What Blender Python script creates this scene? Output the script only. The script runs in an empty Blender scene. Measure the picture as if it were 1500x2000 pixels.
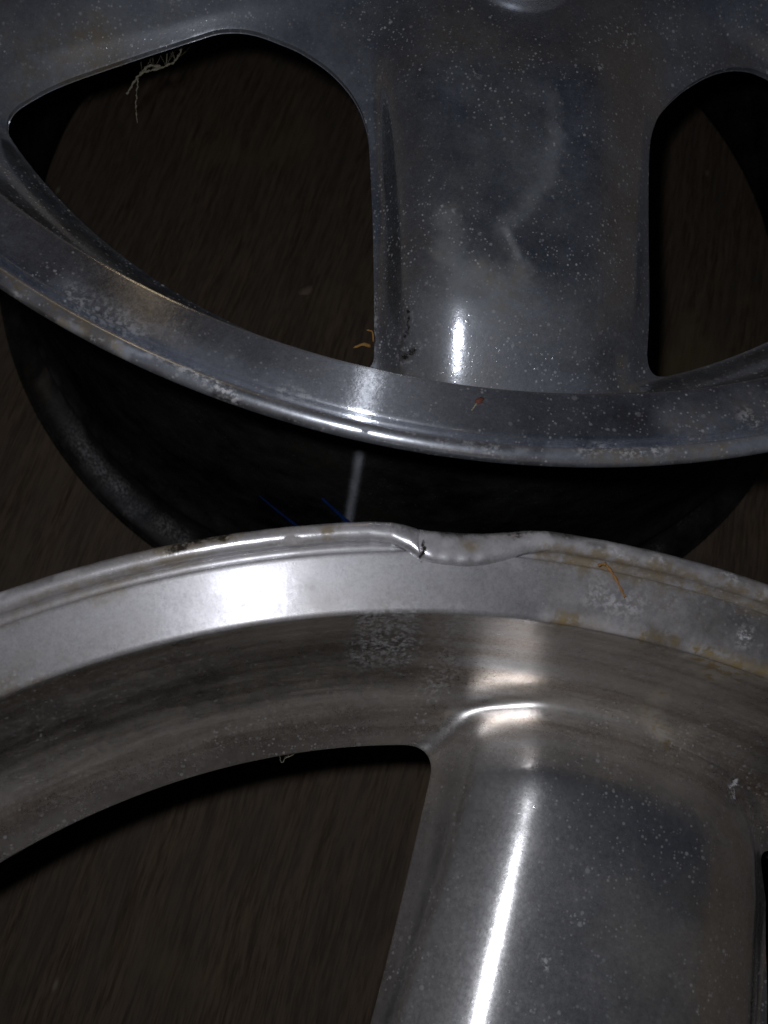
import bpy, math, random
import numpy as np
from mathutils import Matrix, Vector

# ------------------------------------------------------------------ camera, world, lamps, exposure
scene = bpy.context.scene
COL = scene.collection
CAM = Vector((0.02350581, -0.2915649, 0.37969141))
RIGHT = Vector((0.96108828, 0.26084403, 0.09093798))
UP = Vector((-0.27624142, 0.90751827, 0.31638786))
BACK = Vector((0.0, -0.3291975, 0.94426109))
cd = bpy.data.cameras.new("camera")
cd.sensor_fit = 'VERTICAL'; cd.sensor_height = 36; cd.lens = 36 * 0.81915
cd.clip_start = 0.01; cd.clip_end = 50
cd.dof.use_dof = True; cd.dof.focus_distance = 0.215; cd.dof.aperture_fstop = 24
cam = bpy.data.objects.new("camera", cd); COL.objects.link(cam)
cam.matrix_world = Matrix(((RIGHT.x, UP.x, BACK.x, CAM.x), (RIGHT.y, UP.y, BACK.y, CAM.y), (RIGHT.z, UP.z, BACK.z, CAM.z), (0, 0, 0, 1)))
scene.camera = cam
scene.view_settings.view_transform = 'Standard'
scene.view_settings.look = 'None'
scene.view_settings.exposure = 0.0
scene.view_settings.gamma = 1.0

world = bpy.data.worlds.new("World"); scene.world = world; world.use_nodes = True
bg = world.node_tree.nodes['Background']
# a dim unlit room all round: brownish low down, faintly blue overhead
wn = world.node_tree; wl = wn.links
tc = wn.nodes.new('ShaderNodeTexCoord'); sp = wn.nodes.new('ShaderNodeSeparateXYZ'); wl.new(tc.outputs['Generated'], sp.inputs[0])
wr = wn.nodes.new('ShaderNodeValToRGB'); wl.new(sp.outputs[2], wr.inputs[0])
wr.color_ramp.elements[0].position = .10; wr.color_ramp.elements[0].color = (1.0, .76, .58, 1)
wr.color_ramp.elements[1].position = .85; wr.color_ramp.elements[1].color = (.10, .16, .30, 1)
wl.new(wr.outputs[0], bg.inputs[0]); bg.inputs[1].default_value = 0.038

def lamp(name, loc, watts, col, rad):
    l = bpy.data.lights.new(name, 'POINT'); l.energy = watts; l.color = col; l.shadow_soft_size = rad
    o = bpy.data.objects.new(name, l); COL.objects.link(o); o.location = loc
    return o
FLASH = CAM - RIGHT * 0.0095 + UP * 0.012          # the phone's flash beside its lens
lamp("phone_flash", FLASH, 0.59, (0.93, 0.95, 1.0), 0.0035)
lamp("added_far_glint_light", (-0.50, 1.75, 0.75), 1.0, (1.0, 0.74, 0.42), 0.03)  # added unseen light that gilds the upper wheel's ridge
lamp("added_near_glint_light", (0.50, -1.55, 1.45), 0.22, (1.0, 0.76, 0.45), 0.03)  # added unseen light for warm glints in the lower wheel

# ------------------------------------------------------------------ helpers
rng = np.random.RandomState(7)
FLOOR_Z = -0.008
CA = Vector((0, 0, 0)); CB = Vector((0.0913, -0.4462, 0))
TH_A, TH_B = math.radians(-73.9), math.radians(89.9)

def mesh_np(name, verts, faces, mat, parent=None, normals=None, smooth=True, attrs=None, link=True):
    me = bpy.data.meshes.new(name)
    me.from_pydata([tuple(v) for v in verts], [], [tuple(f) for f in faces])
    me.update()
    if smooth:
        me.polygons.foreach_set('use_smooth', [True] * len(me.polygons))
    if attrs:
        for k, a in attrs.items():
            at = me.attributes.new(k, 'FLOAT', 'POINT'); at.data.foreach_set('value', np.asarray(a, dtype=np.float32))
    if normals is not None:
        me.normals_split_custom_set_from_vertices([tuple(n) for n in normals])
    me.materials.append(mat)
    if not link: return me
    o = bpy.data.objects.new(name, me); COL.objects.link(o)
    if parent: o.parent = parent
    return o

def ob(name, me, parent):
    o = bpy.data.objects.new(name, me); COL.objects.link(o); o.parent = parent
    return o

def hermite(xs, ys):
    xs = np.array(xs, float); ys = np.array(ys, float)
    h = np.diff(xs); d = np.diff(ys) / h
    m = np.zeros(len(xs)); m[0] = d[0]; m[-1] = d[-1]
    for i in range(1, len(xs) - 1):
        m[i] = 0 if d[i-1] * d[i] <= 0 else 2 * d[i-1] * d[i] / (d[i-1] + d[i]) * .5 + .25 * (d[i-1] + d[i])
    def f(x):
        x = np.clip(x, xs[0], xs[-1]); i = np.clip(np.searchsorted(xs, x) - 1, 0, len(xs) - 2)
        t = (x - xs[i]) / h[i]
        return ((1+2*t)*(1-t)**2*ys[i] + t*(1-t)**2*h[i]*m[i] + t*t*(3-2*t)*ys[i+1] + t*t*(t-1)*h[i]*m[i+1])
    return f

def smin(a, b, k):
    h = np.clip(k - np.abs(a - b), 0, None) / k
    return np.minimum(a, b) - h * h * k * .25
def smax(a, b, k): return -smin(-a, -b, k)

# ------------------------------------------------------------------ materials
def new_mat(name):
    m = bpy.data.materials.new(name); m.use_nodes = True
    nt = m.node_tree; nt.nodes.clear()
    return m, nt
class G:
    def __init__(s, nt): s.nt = nt
    def n(s, t, **kw):
        x = s.nt.nodes.new(t)
        for k, v in kw.items():
            if k.startswith('i_'): x.inputs[k[2:].replace('_', ' ')].default_value = v
            else: setattr(x, k, v)
        return x
    def l(s, a, b): s.nt.links.new(a, b)
    def math(s, op, a, b=None, c=None, clamp=False):
        x = s.n('ShaderNodeMath', operation=op); x.use_clamp = clamp
        for i, v in enumerate((a, b, c)):
            if v is None: continue
            if isinstance(v, (int, float)): x.inputs[i].default_value = v
            else: s.l(v, x.inputs[i])
        return x.outputs[0]
    def noise(s, vec, scale, detail=4, rough=.55, dist=0.):
        x = s.n('ShaderNodeTexNoise'); x.inputs['Scale'].default_value = scale
        x.inputs['Detail'].default_value = detail; x.inputs['Roughness'].default_value = rough
        x.inputs['Distortion'].default_value = dist
        s.l(vec, x.inputs['Vector']); return x.outputs['Fac']
    def ramp(s, fac, a, b, va=0., vb=1.):
        x = s.n('ShaderNodeMapRange'); x.clamp = True; x.interpolation_type = 'SMOOTHSTEP'
        x.inputs['From Min'].default_value = a; x.inputs['From Max'].default_value = b
        x.inputs['To Min'].default_value = va; x.inputs['To Max'].default_value = vb
        s.l(fac, x.inputs['Value']); return x.outputs[0]
    def mixc(s, f, a, b):
        x = s.n('ShaderNodeMix', data_type='RGBA')
        for i, v in ((0, f), (6, a), (7, b)):
            if isinstance(v, (int, float)): x.inputs[i].default_value = v
            elif isinstance(v, tuple): x.inputs[i].default_value = (*v, 1) if len(v) == 3 else v
            else: s.l(v, x.inputs[i])
        return x.outputs[2]
    def mapping(s, vec, scale=(1, 1, 1), rot=(0, 0, 0), loc=(0, 0, 0)):
        x = s.n('ShaderNodeMapping'); x.inputs['Scale'].default_value = scale
        x.inputs['Rotation'].default_value = rot; x.inputs['Location'].default_value = loc
        s.l(vec, x.inputs['Vector']); return x.outputs[0]

def alloy(name, haze_sheen=.12, rough=.24, specks=1., brush=0., aniso=0., brown=.3, tint=(.74, .77, .84), grime=(.33, .335, .355), bumpy=.7, rot=0., wide=.30, bstr=.35, wrough=.46, matt=False):
    """oxidised polished aluminium: two metal lobes, a dull oxide film, pits, specks, brown grime, painted reflections"""
    m, nt = new_mat(name); g = G(nt)
    pos = g.n('ShaderNodeNewGeometry').outputs['Position']
    obj = g.n('ShaderNodeTexCoord').outputs['Object']
    att = lambda k: g.n('ShaderNodeAttribute', attribute_name=k).outputs['Fac']
    aH, aB, aW, aP = att('haze_sheen'), att('brown'), att('white'), att('polish'); dull = att('dull') if matt else None
    # round-the-wheel coordinates for lathe marks
    sx = g.n('ShaderNodeSeparateXYZ'); g.l(obj, sx.inputs[0])
    ang = g.math('ARCTAN2', sx.outputs[1], sx.outputs[0])
    rad = g.math('SQRT', g.math('ADD', g.math('MULTIPLY', sx.outputs[0], sx.outputs[0]), g.math('MULTIPLY', sx.outputs[1], sx.outputs[1])))
    cx = g.n('ShaderNodeCombineXYZ'); g.l(g.math('MULTIPLY', ang, 3.0), cx.inputs[0]); g.l(g.math('MULTIPLY', rad, 2500), cx.inputs[1]); g.l(g.math('MULTIPLY', sx.outputs[2], 2500), cx.inputs[2])
    lathe = g.noise(cx.outputs[0], 1.6, 3, .6)
    cy = g.n('ShaderNodeCombineXYZ'); g.l(g.math('MULTIPLY', ang, 2.2), cy.inputs[0]); g.l(g.math('MULTIPLY', rad, 230), cy.inputs[1]); g.l(g.math('MULTIPLY', sx.outputs[2], 120), cy.inputs[2])
    streak = g.noise(cy.outputs[0], 1.0, 5, .68)            # ring bands of mirrored surroundings, painted into film and metal colour
    big = g.noise(pos, 28, 5, .6, .4); mid = g.noise(pos, 120, 5, .65); fine = g.noise(pos, 900, 4, .7); vfine = g.noise(pos, 2600, 2, .6)
    # specks
    def spots(scale, size, dens, seed):
        v = g.n('ShaderNodeTexVoronoi'); v.inputs['Scale'].default_value = scale
        g.l(g.mapping(pos, loc=(seed, seed * .7, 0)), v.inputs['Vector'])
        sp = g.n('ShaderNodeSeparateColor'); g.l(v.outputs['Color'], sp.inputs[0])
        keep = g.math('LESS_THAN', sp.outputs[0], dens)
        dd = g.math('ADD', v.outputs['Distance'], g.math('MULTIPLY', g.math('SUBTRACT', vfine, .5), .22))
        szz = g.math('MULTIPLY', size, g.math('ADD', .35, sp.outputs[1]))
        return g.math('MULTIPLY', g.math('MULTIPLY', keep, g.math('SUBTRACT', 1., g.ramp(g.math('DIVIDE', dd, szz), .5, 1.))), g.math('ADD', .3, g.math('MULTIPLY', sp.outputs[2], .7)))
    clus = g.ramp(g.noise(pos, 38, 5, .7), .38, .60, .15, 1.)
    s = g.math('MAXIMUM', spots(520, .25, .34, 1.3), g.math('MAXIMUM', spots(1300, .42, .30, 5.1), spots(210, .14, .28, 9.7)))
    s = g.math('MULTIPLY', g.math('MULTIPLY', s, clus), specks, clamp=True)
    # oxide film, plus painted sheen
    film = g.math('ADD', haze_sheen, g.math('MULTIPLY', g.math('SUBTRACT', big, .50), haze_sheen * 3.6))
    film = g.math('ADD', film, g.math('MULTIPLY', g.math('SUBTRACT', mid, .5), haze_sheen * 3.0))
    film = g.math('MAXIMUM', film, haze_sheen * .25)
    film = g.math('MULTIPLY', film, g.math('MAXIMUM', .05, g.math('ADD', -.15, g.math('MULTIPLY', g.math('ADD', g.math('MULTIPLY', fine, .5), g.math('MULTIPLY', vfine, .5)), 2.3))))
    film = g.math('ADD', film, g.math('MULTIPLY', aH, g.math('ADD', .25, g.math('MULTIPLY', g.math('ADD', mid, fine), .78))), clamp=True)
    film = g.math('MULTIPLY', film, g.math('SUBTRACT', 1., aP), clamp=True)
    brn = g.math('MULTIPLY', g.ramp(g.noise(pos, 17, 4, .6), .45, .7), brown)
    brn = g.math('ADD', brn, g.math('MULTIPLY', aB, g.math('ADD', .15, g.math('MULTIPLY', g.ramp(g.noise(pos, 260, 5, .7), .38, .62), 1.2))), clamp=True)
    film = g.math('ADD', film, g.math('MULTIPLY', brn, .10), clamp=True)
    fcol = g.mixc(brn, grime, (.27, .225, .165))
    if matt: film = g.math('MULTIPLY', film, g.math('ADD', 1., g.math('MULTIPLY', dull, g.math('MULTIPLY', g.math('SUBTRACT', streak, .5), 4.5))), clamp=True)
    if matt: fcol = g.mixc(g.math('MULTIPLY', dull, .7), fcol, (.36, .32, .28))  # warm tone painted for the brown surroundings mirrored in the well
    gold = g.ramp(g.math('MULTIPLY', aB, g.ramp(g.noise(pos, 420, 4, .65), .42, .64)), .75, 1.2)
    fcol = g.mixc(gold, fcol, (.27, .205, .11))
    # dark soot where the attribute is negative white
    soot = g.ramp(g.math('MULTIPLY', g.math('MULTIPLY', aW, -1), g.ramp(g.noise(pos, 800, 6, .75), .34, .66)), .05, .9)
    wht = g.math('MULTIPLY', g.math('MAXIMUM', aW, 0.), g.ramp(g.noise(pos, 900, 4, .7), .46, .60), clamp=True)
    # metal lobes
    rbase = g.math('ADD', rough, g.math('MULTIPLY', dull, .11)) if matt else rough
    rv = g.math('ADD', rbase, g.math('MULTIPLY', g.math('SUBTRACT', mid, .5), rough * .7))
    rv = g.math('ADD', rv, g.math('MULTIPLY', g.math('SUBTRACT', fine, .5), rough * .5), clamp=True)
    tang = g.n('ShaderNodeTangent', direction_type='RADIAL', axis='Z').outputs[0]
    bump = g.n('ShaderNodeBump'); bump.inputs['Strength'].default_value = bstr; bump.inputs['Distance'].default_value = .00018
    hh = g.math('ADD', g.math('MULTIPLY', fine, .5), g.math('MULTIPLY', lathe, brush * 1.2))
    hh = g.math('ADD', hh, g.math('MULTIPLY', mid, bumpy))
    hh = g.math('ADD', hh, g.math('MULTIPLY', s, .5))
    g.l(hh, bump.inputs['Height'])
    pit = g.math('ADD', g.math('MULTIPLY', fine, .5), g.math('MULTIPLY', vfine, .5))
    mcol = g.mixc(g.ramp(pit, .34, .64), tuple(c * .80 for c in tint), tuple(min(1., c * 1.10) for c in tint))
    if matt: mcol = g.mixc(dull, mcol, g.mixc(g.ramp(pit, .34, .64), g.mixc(g.ramp(streak, .35, .65), (.40, .345, .30), (.62, .60, .59)), g.mixc(g.ramp(streak, .35, .65), (.66, .585, .52), (.84, .83, .83))))
    def metal(r, an):
        x = g.n('ShaderNodeBsdfAnisotropic', distribution='GGX')
        g.l(mcol, x.inputs['Color']); x.inputs['Anisotropy'].default_value = an
        if isinstance(r, float): x.inputs['Roughness'].default_value = r
        else: g.l(r, x.inputs['Roughness'])
        x.inputs['Rotation'].default_value = rot; g.l(tang, x.inputs['Tangent']); g.l(bump.outputs[0], x.inputs['Normal'])
        return x.outputs[0]
    mm = g.n('ShaderNodeMixShader'); mm.inputs[0].default_value = wide
    g.l(metal(rv, aniso), mm.inputs[1]); g.l(metal(wrough, aniso * .6), mm.inputs[2])
    dif = g.n('ShaderNodeBsdfDiffuse'); g.l(fcol, dif.inputs['Color']); g.l(bump.outputs[0], dif.inputs['Normal'])
    m1 = g.n('ShaderNodeMixShader'); g.l(film, m1.inputs[0]); g.l(mm.outputs[0], m1.inputs[1]); g.l(dif.outputs[0], m1.inputs[2])
    blk = g.n('ShaderNodeBsdfDiffuse'); blk.inputs['Color'].default_value = (.030, .024, .020, 1)
    m2 = g.n('ShaderNodeMixShader'); g.l(soot, m2.inputs[0]); g.l(m1.outputs[0], m2.inputs[1]); g.l(blk.outputs[0], m2.inputs[2])
    wd = g.n('ShaderNodeBsdfDiffuse'); wd.inputs['Color'].default_value = (.58, .58, .60, 1)
    m3 = g.n('ShaderNodeMixShader'); g.l(g.math('MAXIMUM', s, wht), m3.inputs[0]); g.l(m2.outputs[0], m3.inputs[1]); g.l(wd.outputs[0], m3.inputs[2])
    out = g.n('ShaderNodeOutputMaterial'); g.l(m3.outputs[0], out.inputs[0])
    return m

def plain(name, col, rough=.7, metallic=0., nscale=300, var=.3, spec=.3):
    m, nt = new_mat(name); g = G(nt)
    pos = g.n('ShaderNodeNewGeometry').outputs['Position']
    f = g.noise(pos, nscale, 4, .6)
    b = g.n('ShaderNodeBsdfPrincipled'); b.inputs['Roughness'].default_value = rough; b.inputs['Metallic'].default_value = metallic
    b.inputs['Specular IOR Level'].default_value = spec
    g.l(g.mixc(f, tuple(c * (1 - var) for c in col), tuple(min(1, c * (1 + var)) for c in col)), b.inputs['Base Color'])
    o = g.n('ShaderNodeOutputMaterial'); g.l(b.outputs[0], o.inputs[0])
    return m

def floor_mat():
    m, nt = new_mat("worn_dark_wood"); g = G(nt)
    pos = g.n('ShaderNodeNewGeometry').outputs['Position']
    rz = math.radians(10)
    w = g.n('ShaderNodeTexNoise'); w.inputs['Scale'].default_value = 6; g.l(pos, w.inputs['Vector'])
    warp = g.n('ShaderNodeVectorMath', operation='MULTIPLY_ADD'); g.l(w.outputs['Color'], warp.inputs[0]); warp.inputs[1].default_value = (.012, .012, 0); g.l(pos, warp.inputs[2])
    v = g.mapping(warp.outputs[0], scale=(1, .06, 1), rot=(0, 0, rz))
    g1 = g.noise(v, 560, 5, .7); g2 = g.noise(v, 1700, 3, .6); big = g.noise(pos, 9, 4, .6); mid = g.noise(pos, 60, 4, .6); g3 = g.noise(g.mapping(pos, scale=(1, .2, 1), rot=(0, 0, rz)), 70, 4, .6)
    grain = g.math('ADD', g.math('MULTIPLY', g1, .6), g.math('MULTIPLY', g2, .4))
    c = g.mixc(g.ramp(grain, .38, .60), (.085, .060, .042), (.215, .155, .108))
    c = g.mixc(g.ramp(g3, .35, .65, 0, .55), c, (.125, .104, .086))
    c = g.mixc(g.ramp(big, .55, .72, 0, .5), c, (.24, .18, .092))
    sp = g.n('ShaderNodeTexVoronoi'); sp.inputs['Scale'].default_value = 85; g.l(g.mapping(pos, scale=(1, .4, 1), rot=(0, 0, rz)), sp.inputs['Vector'])
    sc = g.n('ShaderNodeSeparateColor'); g.l(sp.outputs['Color'], sc.inputs[0])
    spot = g.math('MULTIPLY', g.math('LESS_THAN', sc.outputs[0], .10), g.math('SUBTRACT', 1, g.ramp(sp.outputs['Distance'], .05, .13)))
    c = g.mixc(g.math('MULTIPLY', spot, .5), c, (.5, .44, .35))
    b = g.n('ShaderNodeBsdfPrincipled'); g.l(c, b.inputs['Base Color']); b.inputs['Roughness'].default_value = .75; b.inputs['Specular IOR Level'].default_value = .15
    bm = g.n('ShaderNodeBump'); bm.inputs['Strength'].default_value = .5; bm.inputs['Distance'].default_value = .0006; g.l(grain, bm.inputs['Height']); g.l(bm.outputs[0], b.inputs['Normal'])
    o = g.n('ShaderNodeOutputMaterial'); g.l(b.outputs[0], o.inputs[0])
    return m

M_FACE = alloy("oxidised_alloy_face", haze_sheen=.165, rough=.16, specks=1., brown=.6, wide=.26, grime=(.31, .335, .375), bstr=.28)
M_FACE_B = alloy("oxidised_alloy_face_stained", haze_sheen=.09, rough=.19, specks=.4, brown=1., bumpy=.4, wide=.19, bstr=.2, matt=True, tint=(.78, .77, .78), grime=(.36, .345, .335))
M_RIM = alloy("lathe_turned_alloy", haze_sheen=.11, rough=.17, specks=.55, brush=.10, aniso=.84, brown=.35, bumpy=.10, wide=.25, bstr=.14, grime=(.28, .31, .38))
M_RIM_B = alloy("lathe_turned_alloy_stained", haze_sheen=.17, rough=.33, specks=.25, brush=.45, aniso=.55, brown=.5, bumpy=.04, wide=.62, wrough=.52, bstr=.10, tint=(.57, .565, .59), grime=(.425, .41, .425))
M_LIP = alloy("scuffed_rolled_lip", haze_sheen=.12, rough=.20, specks=.6, brush=.12, aniso=.30, brown=.4, bumpy=.15, wide=.3, bstr=.14, grime=(.30, .32, .37))
M_LIP_B = alloy("scuffed_rolled_lip_stained", haze_sheen=.22, rough=.22, specks=.4, brush=.3, aniso=.25, brown=.6, bumpy=.25, wide=.4, bstr=.22, tint=(.74, .73, .76), grime=(.42, .41, .43))
M_BARREL = alloy("dark_turned_barrel", haze_sheen=.075, rough=.11, specks=.12, brush=.8, aniso=.965, brown=.7, bumpy=.02, wide=.0, bstr=.06, tint=(.022, .023, .026))
M_FLOOR = floor_mat()

# ------------------------------------------------------------------ the floor
def build_floor():
    n = 24; L = 3.0
    xs = np.linspace(-L, L, n); V = [(x, y, FLOOR_Z) for y in xs for x in xs]
    F = [(j*n+i, j*n+i+1, (j+1)*n+i+1, (j+1)*n+i) for j in range(n-1) for i in range(n-1)]
    o = mesh_np("floor", V, F, M_FLOOR, smooth=False); o["kind"] = "structure"
build_floor()

# ------------------------------------------------------------------ wheel surfaces (metres, wheel axis = z)
R_HOLE, R_HUB = 0.1782, 0.1000
well = hermite([.150, .170, .1775, .180, .184, .188, .192, .196, .199, .2008, .2018],
               [.1500, .1560, .1645, .1678, .1718, .1747, .1794, .1880, .1975, .2055, .2118])
CREST = {'A': hermite([.0, .055, .09, .105, .12, .135, .152, .160, .166, .172, .178, .184, .189, .194, .205],
                      [.1990, .1990, .1998, .1974, .1944, .1918, .1892, .1872, .1846, .1813, .1778, .1746, .1728, .1720, .1715]),
         'B': hermite([.0, .055, .09, .105, .12, .135, .150, .162, .172, .178, .184, .189, .194, .205],
                      [.1990, .1990, .1995, .1964, .1934, .1911, .1895, .1885, .1876, .1856, .1820, .1784, .1745, .1655])}
crest = CREST['A']; wheel_now = 'A'
PLUS = {'A': [.45, .42, .35], 'B': [1.8, 1.5, .95]}; DOME = {'A': 0., 'B': .12}; ROOTK = {'A': .0036, 'B': .0095}
halfw = hermite([.0, .07, .085, .10, .13, .16, .2], [.046, .042, .0395, .0365, .0340, .0328, .0325])
cutw = hermite([.0, .07, .08, .095, .12, .16, .2], [.0515, .0475, .0455, .0427, .0408, .0398, .0395])
webz = hermite([.0, .050, .070, .085, .097, .106, .118, .135, .2], [.1988, .1986, .1972, .1935, .1890, .1852, .1805, .1775, .1600])

def flare(x):
    # the lower wheel's spokes are broader on one side towards the rim
    return np.interp(x, [.05, .09, .14, .160, .172, .186], [0, .002, .0050, .0050, .0030, 0]) if wheel_now == 'B' else 0 * x

def surf_raw(x, y):
    """height of the wheel face in one 72 degree sector whose spoke runs along +x"""
    r = np.hypot(x, y)
    t = np.abs(y)
    plus = np.clip(y / .012, 0, 1); plus = plus * plus * (3 - 2 * plus)           # the two flanks differ a little
    w = halfw(x) + plus * np.interp(x, [.08, .115, .165], [.0028, .0026, 0]) + np.clip(-y / .012, 0, 1) * flare(x)
    end = np.clip((x - .177) / .010, 0, 1); end = end * end * (3 - 2 * end)          # creases fade into the rim end
    root = np.clip((.105 - x) / .035, 0, 1); root = root * root * (3 - 2 * root)     # and into the hub
    sw = (.0022 if wheel_now == 'A' else .0017) + .0003 * end + .001 * root
    e2 = np.clip((x - .168) / .018, 0, 1); e2 = e2 * e2 * (3 - 2 * e2) * DOME[wheel_now]; t0 = .0200
    drop = (.0004 + .0034 * e2) * (t / .02) ** 2 + .48 * (1 - .8 * e2) * sw * (np.logaddexp(0, (t - t0 * w / .033) / sw) - np.logaddexp(0, -t0 * w / .033 / sw))
    eps = .0009 + .0060 * end + .0035 * root
    over = .5 * (t + np.sqrt((t - w) ** 2 + eps ** 2) - np.sqrt(w ** 2 + eps ** 2))        # softened crease, then a tall steep flank
    drop = drop + over * (plus * np.interp(x, [.10, .13, .16], PLUS[wheel_now]) + (1 - plus) * np.interp(x, [.10, .13, .16], [2.7, 2.4, 1.3]))
    bl = np.clip((x - .135) / .035, 0, 1); bl = bl * bl * (3 - 2 * bl)
    zs = crest(x + .65 * bl * (r - x)) - drop
    zs = np.where(x < .02, .15, zs)
    zw = well(r)
    zh = webz(r)
    z = smax(zs, zh, .008)
    z = smax(z, np.where(r > .150, zw, .15), ROOTK[wheel_now])
    return z

def solid(x, y):
    """> 0 on metal, < 0 in the opening between spokes, about metres"""
    r = np.hypot(x, y); th = np.abs(np.arctan2(y, x)); 
    x1, y1 = r * np.cos(th), r * np.sin(th)
    a = 2 * math.pi / 5
    x2, y2 = r * np.cos(a - th), r * np.sin(a - th)
    c = y1 - cutw(x1) - np.where(y < 0, flare(x1), 0); d = y2 - cutw(x2) - np.where(y > 0, flare(x2), 0)
    e = smin(R_HOLE - r, r - R_HUB, .002)
    h = smin(c, d, .010)
    c2 = np.clip((.14 - r) / .03, 0, 1)
    return -np.where(y > 0, smin(h, e, .008 + .008 * c2), smin(h, e, .006 + .010 * c2))

EDGE = .00015
def surf(x, y):
    z = surf_raw(x, y)
    h = np.clip(solid(x, y), .00004, EDGE)
    return z - (EDGE - np.sqrt(np.maximum(EDGE**2 - (EDGE - h)**2, 0)))

def surf_normals(x, y):
    e = .00012
    dx = (surf(x + e, y) - surf(x - e, y)) / (2*e); dy = (surf(x, y + e) - surf(x, y - e)) / (2*e)
    n = np.stack([-dx, -dy, np.ones_like(dx)], -1)
    return n / np.linalg.norm(n, axis=1, keepdims=True)

def build_sector():
    ru = np.unique(np.concatenate([np.linspace(.0, .06, 20), np.linspace(.06, .165, 122), np.linspace(.165, .2018, 76)]))
    ph = np.linspace(-math.pi/5, math.pi/5, 361)
    nr, npn = len(ru), len(ph)
    RR, PP = np.meshgrid(ru, ph, indexing='ij')
    X = (RR * np.cos(PP)).ravel(); Y = (RR * np.sin(PP)).ravel()
    h = solid(X, Y)
    h = np.where(np.abs(h) < 2e-6, 2e-6, h)
    idx = np.arange(nr * npn).reshape(nr, npn)
    a = idx[:-1, :-1].ravel(); b = idx[1:, :-1].ravel(); c = idx[1:, 1:].ravel(); d = idx[:-1, 1:].ravel()
    q = np.stack([a, b, c, d], 1)
    inside = (h[q] > 0).sum(1)
    full = [tuple(f) for f in q[inside == 4]]
    xs, ys = list(X), list(Y); cache = {}; cutv = set(); faces = list(full); edges = []
    def cut(i, j):
        k = (min(i, j), max(i, j))
        if k not in cache:
            t = h[i] / (h[i] - h[j]); cache[k] = len(xs)
            x, y = X[i] + t * (X[j] - X[i]), Y[i] + t * (Y[j] - Y[i])
            xs.append(x); ys.append(y); cutv.add(cache[k])
        return cache[k]
    for f in q[(inside > 0) & (inside < 4)]:
        poly = []; f = list(f)
        for k in range(4):
            i, j = f[k], f[(k+1) % 4]
            if h[i] > 0: poly.append(i)
            if (h[i] > 0) != (h[j] > 0): poly.append(cut(i, j))
        if len(poly) >= 3: faces.append(tuple(poly))
        for k in range(len(poly)):
            i, j = poly[k], poly[(k+1) % len(poly)]
            if i in cutv and j in cutv: edges.append((i, j, len(faces) - 1))
    xs, ys = np.array(xs), np.array(ys)
    cen = np.array([[xs[list(f)].mean(), ys[list(f)].mean()] for f in faces])
    r = np.hypot(cen[:, 0], cen[:, 1]); t = np.abs(cen[:, 1])
    reg = np.full(len(faces), 1)                      # 1 spoke, 0 hub, 2 rim well
    reg[r < .076] = 0
    out = t > cutw(cen[:, 0]) + .0008 + np.where(cen[:, 1] < 0, flare(cen[:, 0]), 0)
    reg[out & (r < .13)] = 0
    reg[(r > .1885) | (out & (r >= .13))] = 2
    return xs, ys, faces, edges, reg

SKIRT = .0016

def piece(region, n_copy=1):
    """surface + opening walls + underside of one region of the sector"""
    fi = [i for i in range(len(SF)) if SREG[i] == region]
    used = sorted({v for i in fi for v in SF[i]}); mp = {v: k for k, v in enumerate(used)}
    V = np.stack([SX[used], SY[used], SZ[used]], 1); N = SN[used]
    F = [tuple(mp[v] for v in SF[i]) for i in fi]
    fs = set(fi); sv, sn, sf = [], [], []
    base = len(V)
    for i, j, k in SE:
        if k not in fs: continue
        p, q = np.array([SX[i], SY[i], SZ[i]]), np.array([SX[j], SY[j], SZ[j]])
        e = .0003
        def hn(p):
            g = np.array([solid(np.array([p[0]+e]), np.array([p[1]]))[0] - solid(np.array([p[0]-e]), np.array([p[1]]))[0],
                          solid(np.array([p[0]]), np.array([p[1]+e]))[0] - solid(np.array([p[0]]), np.array([p[1]-e]))[0], 0])
            return -g / (np.linalg.norm(g) + 1e-12)
        n1, n2 = hn(p), hn(q); b0 = base + len(sv)
        dn = np.array([0, 0, -SKIRT])
        sv += [p, q, q + dn - n2 * .0002, p + dn - n1 * .0002]; sn += [n1, n2, n2, n1]; sf.append((b0+1, b0, b0+3, b0+2))
    # underside
    hu = np.clip(solid(V[:, 0], V[:, 1]), 0, .012)
    U = V.copy(); U[:, 2] -= SKIRT + hu * 1.1; FU = [f for f in F if min(hu[list(f)]) < .0115]
    V2 = np.concatenate([V, np.array(sv).reshape(-1, 3), U]); N2 = np.concatenate([N, np.array(sn).reshape(-1, 3), -N])
    off = len(V) + len(sv)
    F2 = F + sf + [tuple(off + v for v in f[::-1]) for f in FU]
    if n_copy > 1:
        VV, NN, FF = [], [], []
        for k in range(n_copy):
            a = 2 * math.pi / 5 * k; c, s = math.cos(a), math.sin(a); R = np.array([[c, -s, 0], [s, c, 0], [0, 0, 1]])
            FF += [tuple(v + k * len(V2) for v in f) for f in F2]; VV.append(V2 @ R.T); NN.append(N2 @ R.T)
        return np.concatenate(VV), np.concatenate(NN), FF
    return V2, N2, F2

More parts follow.
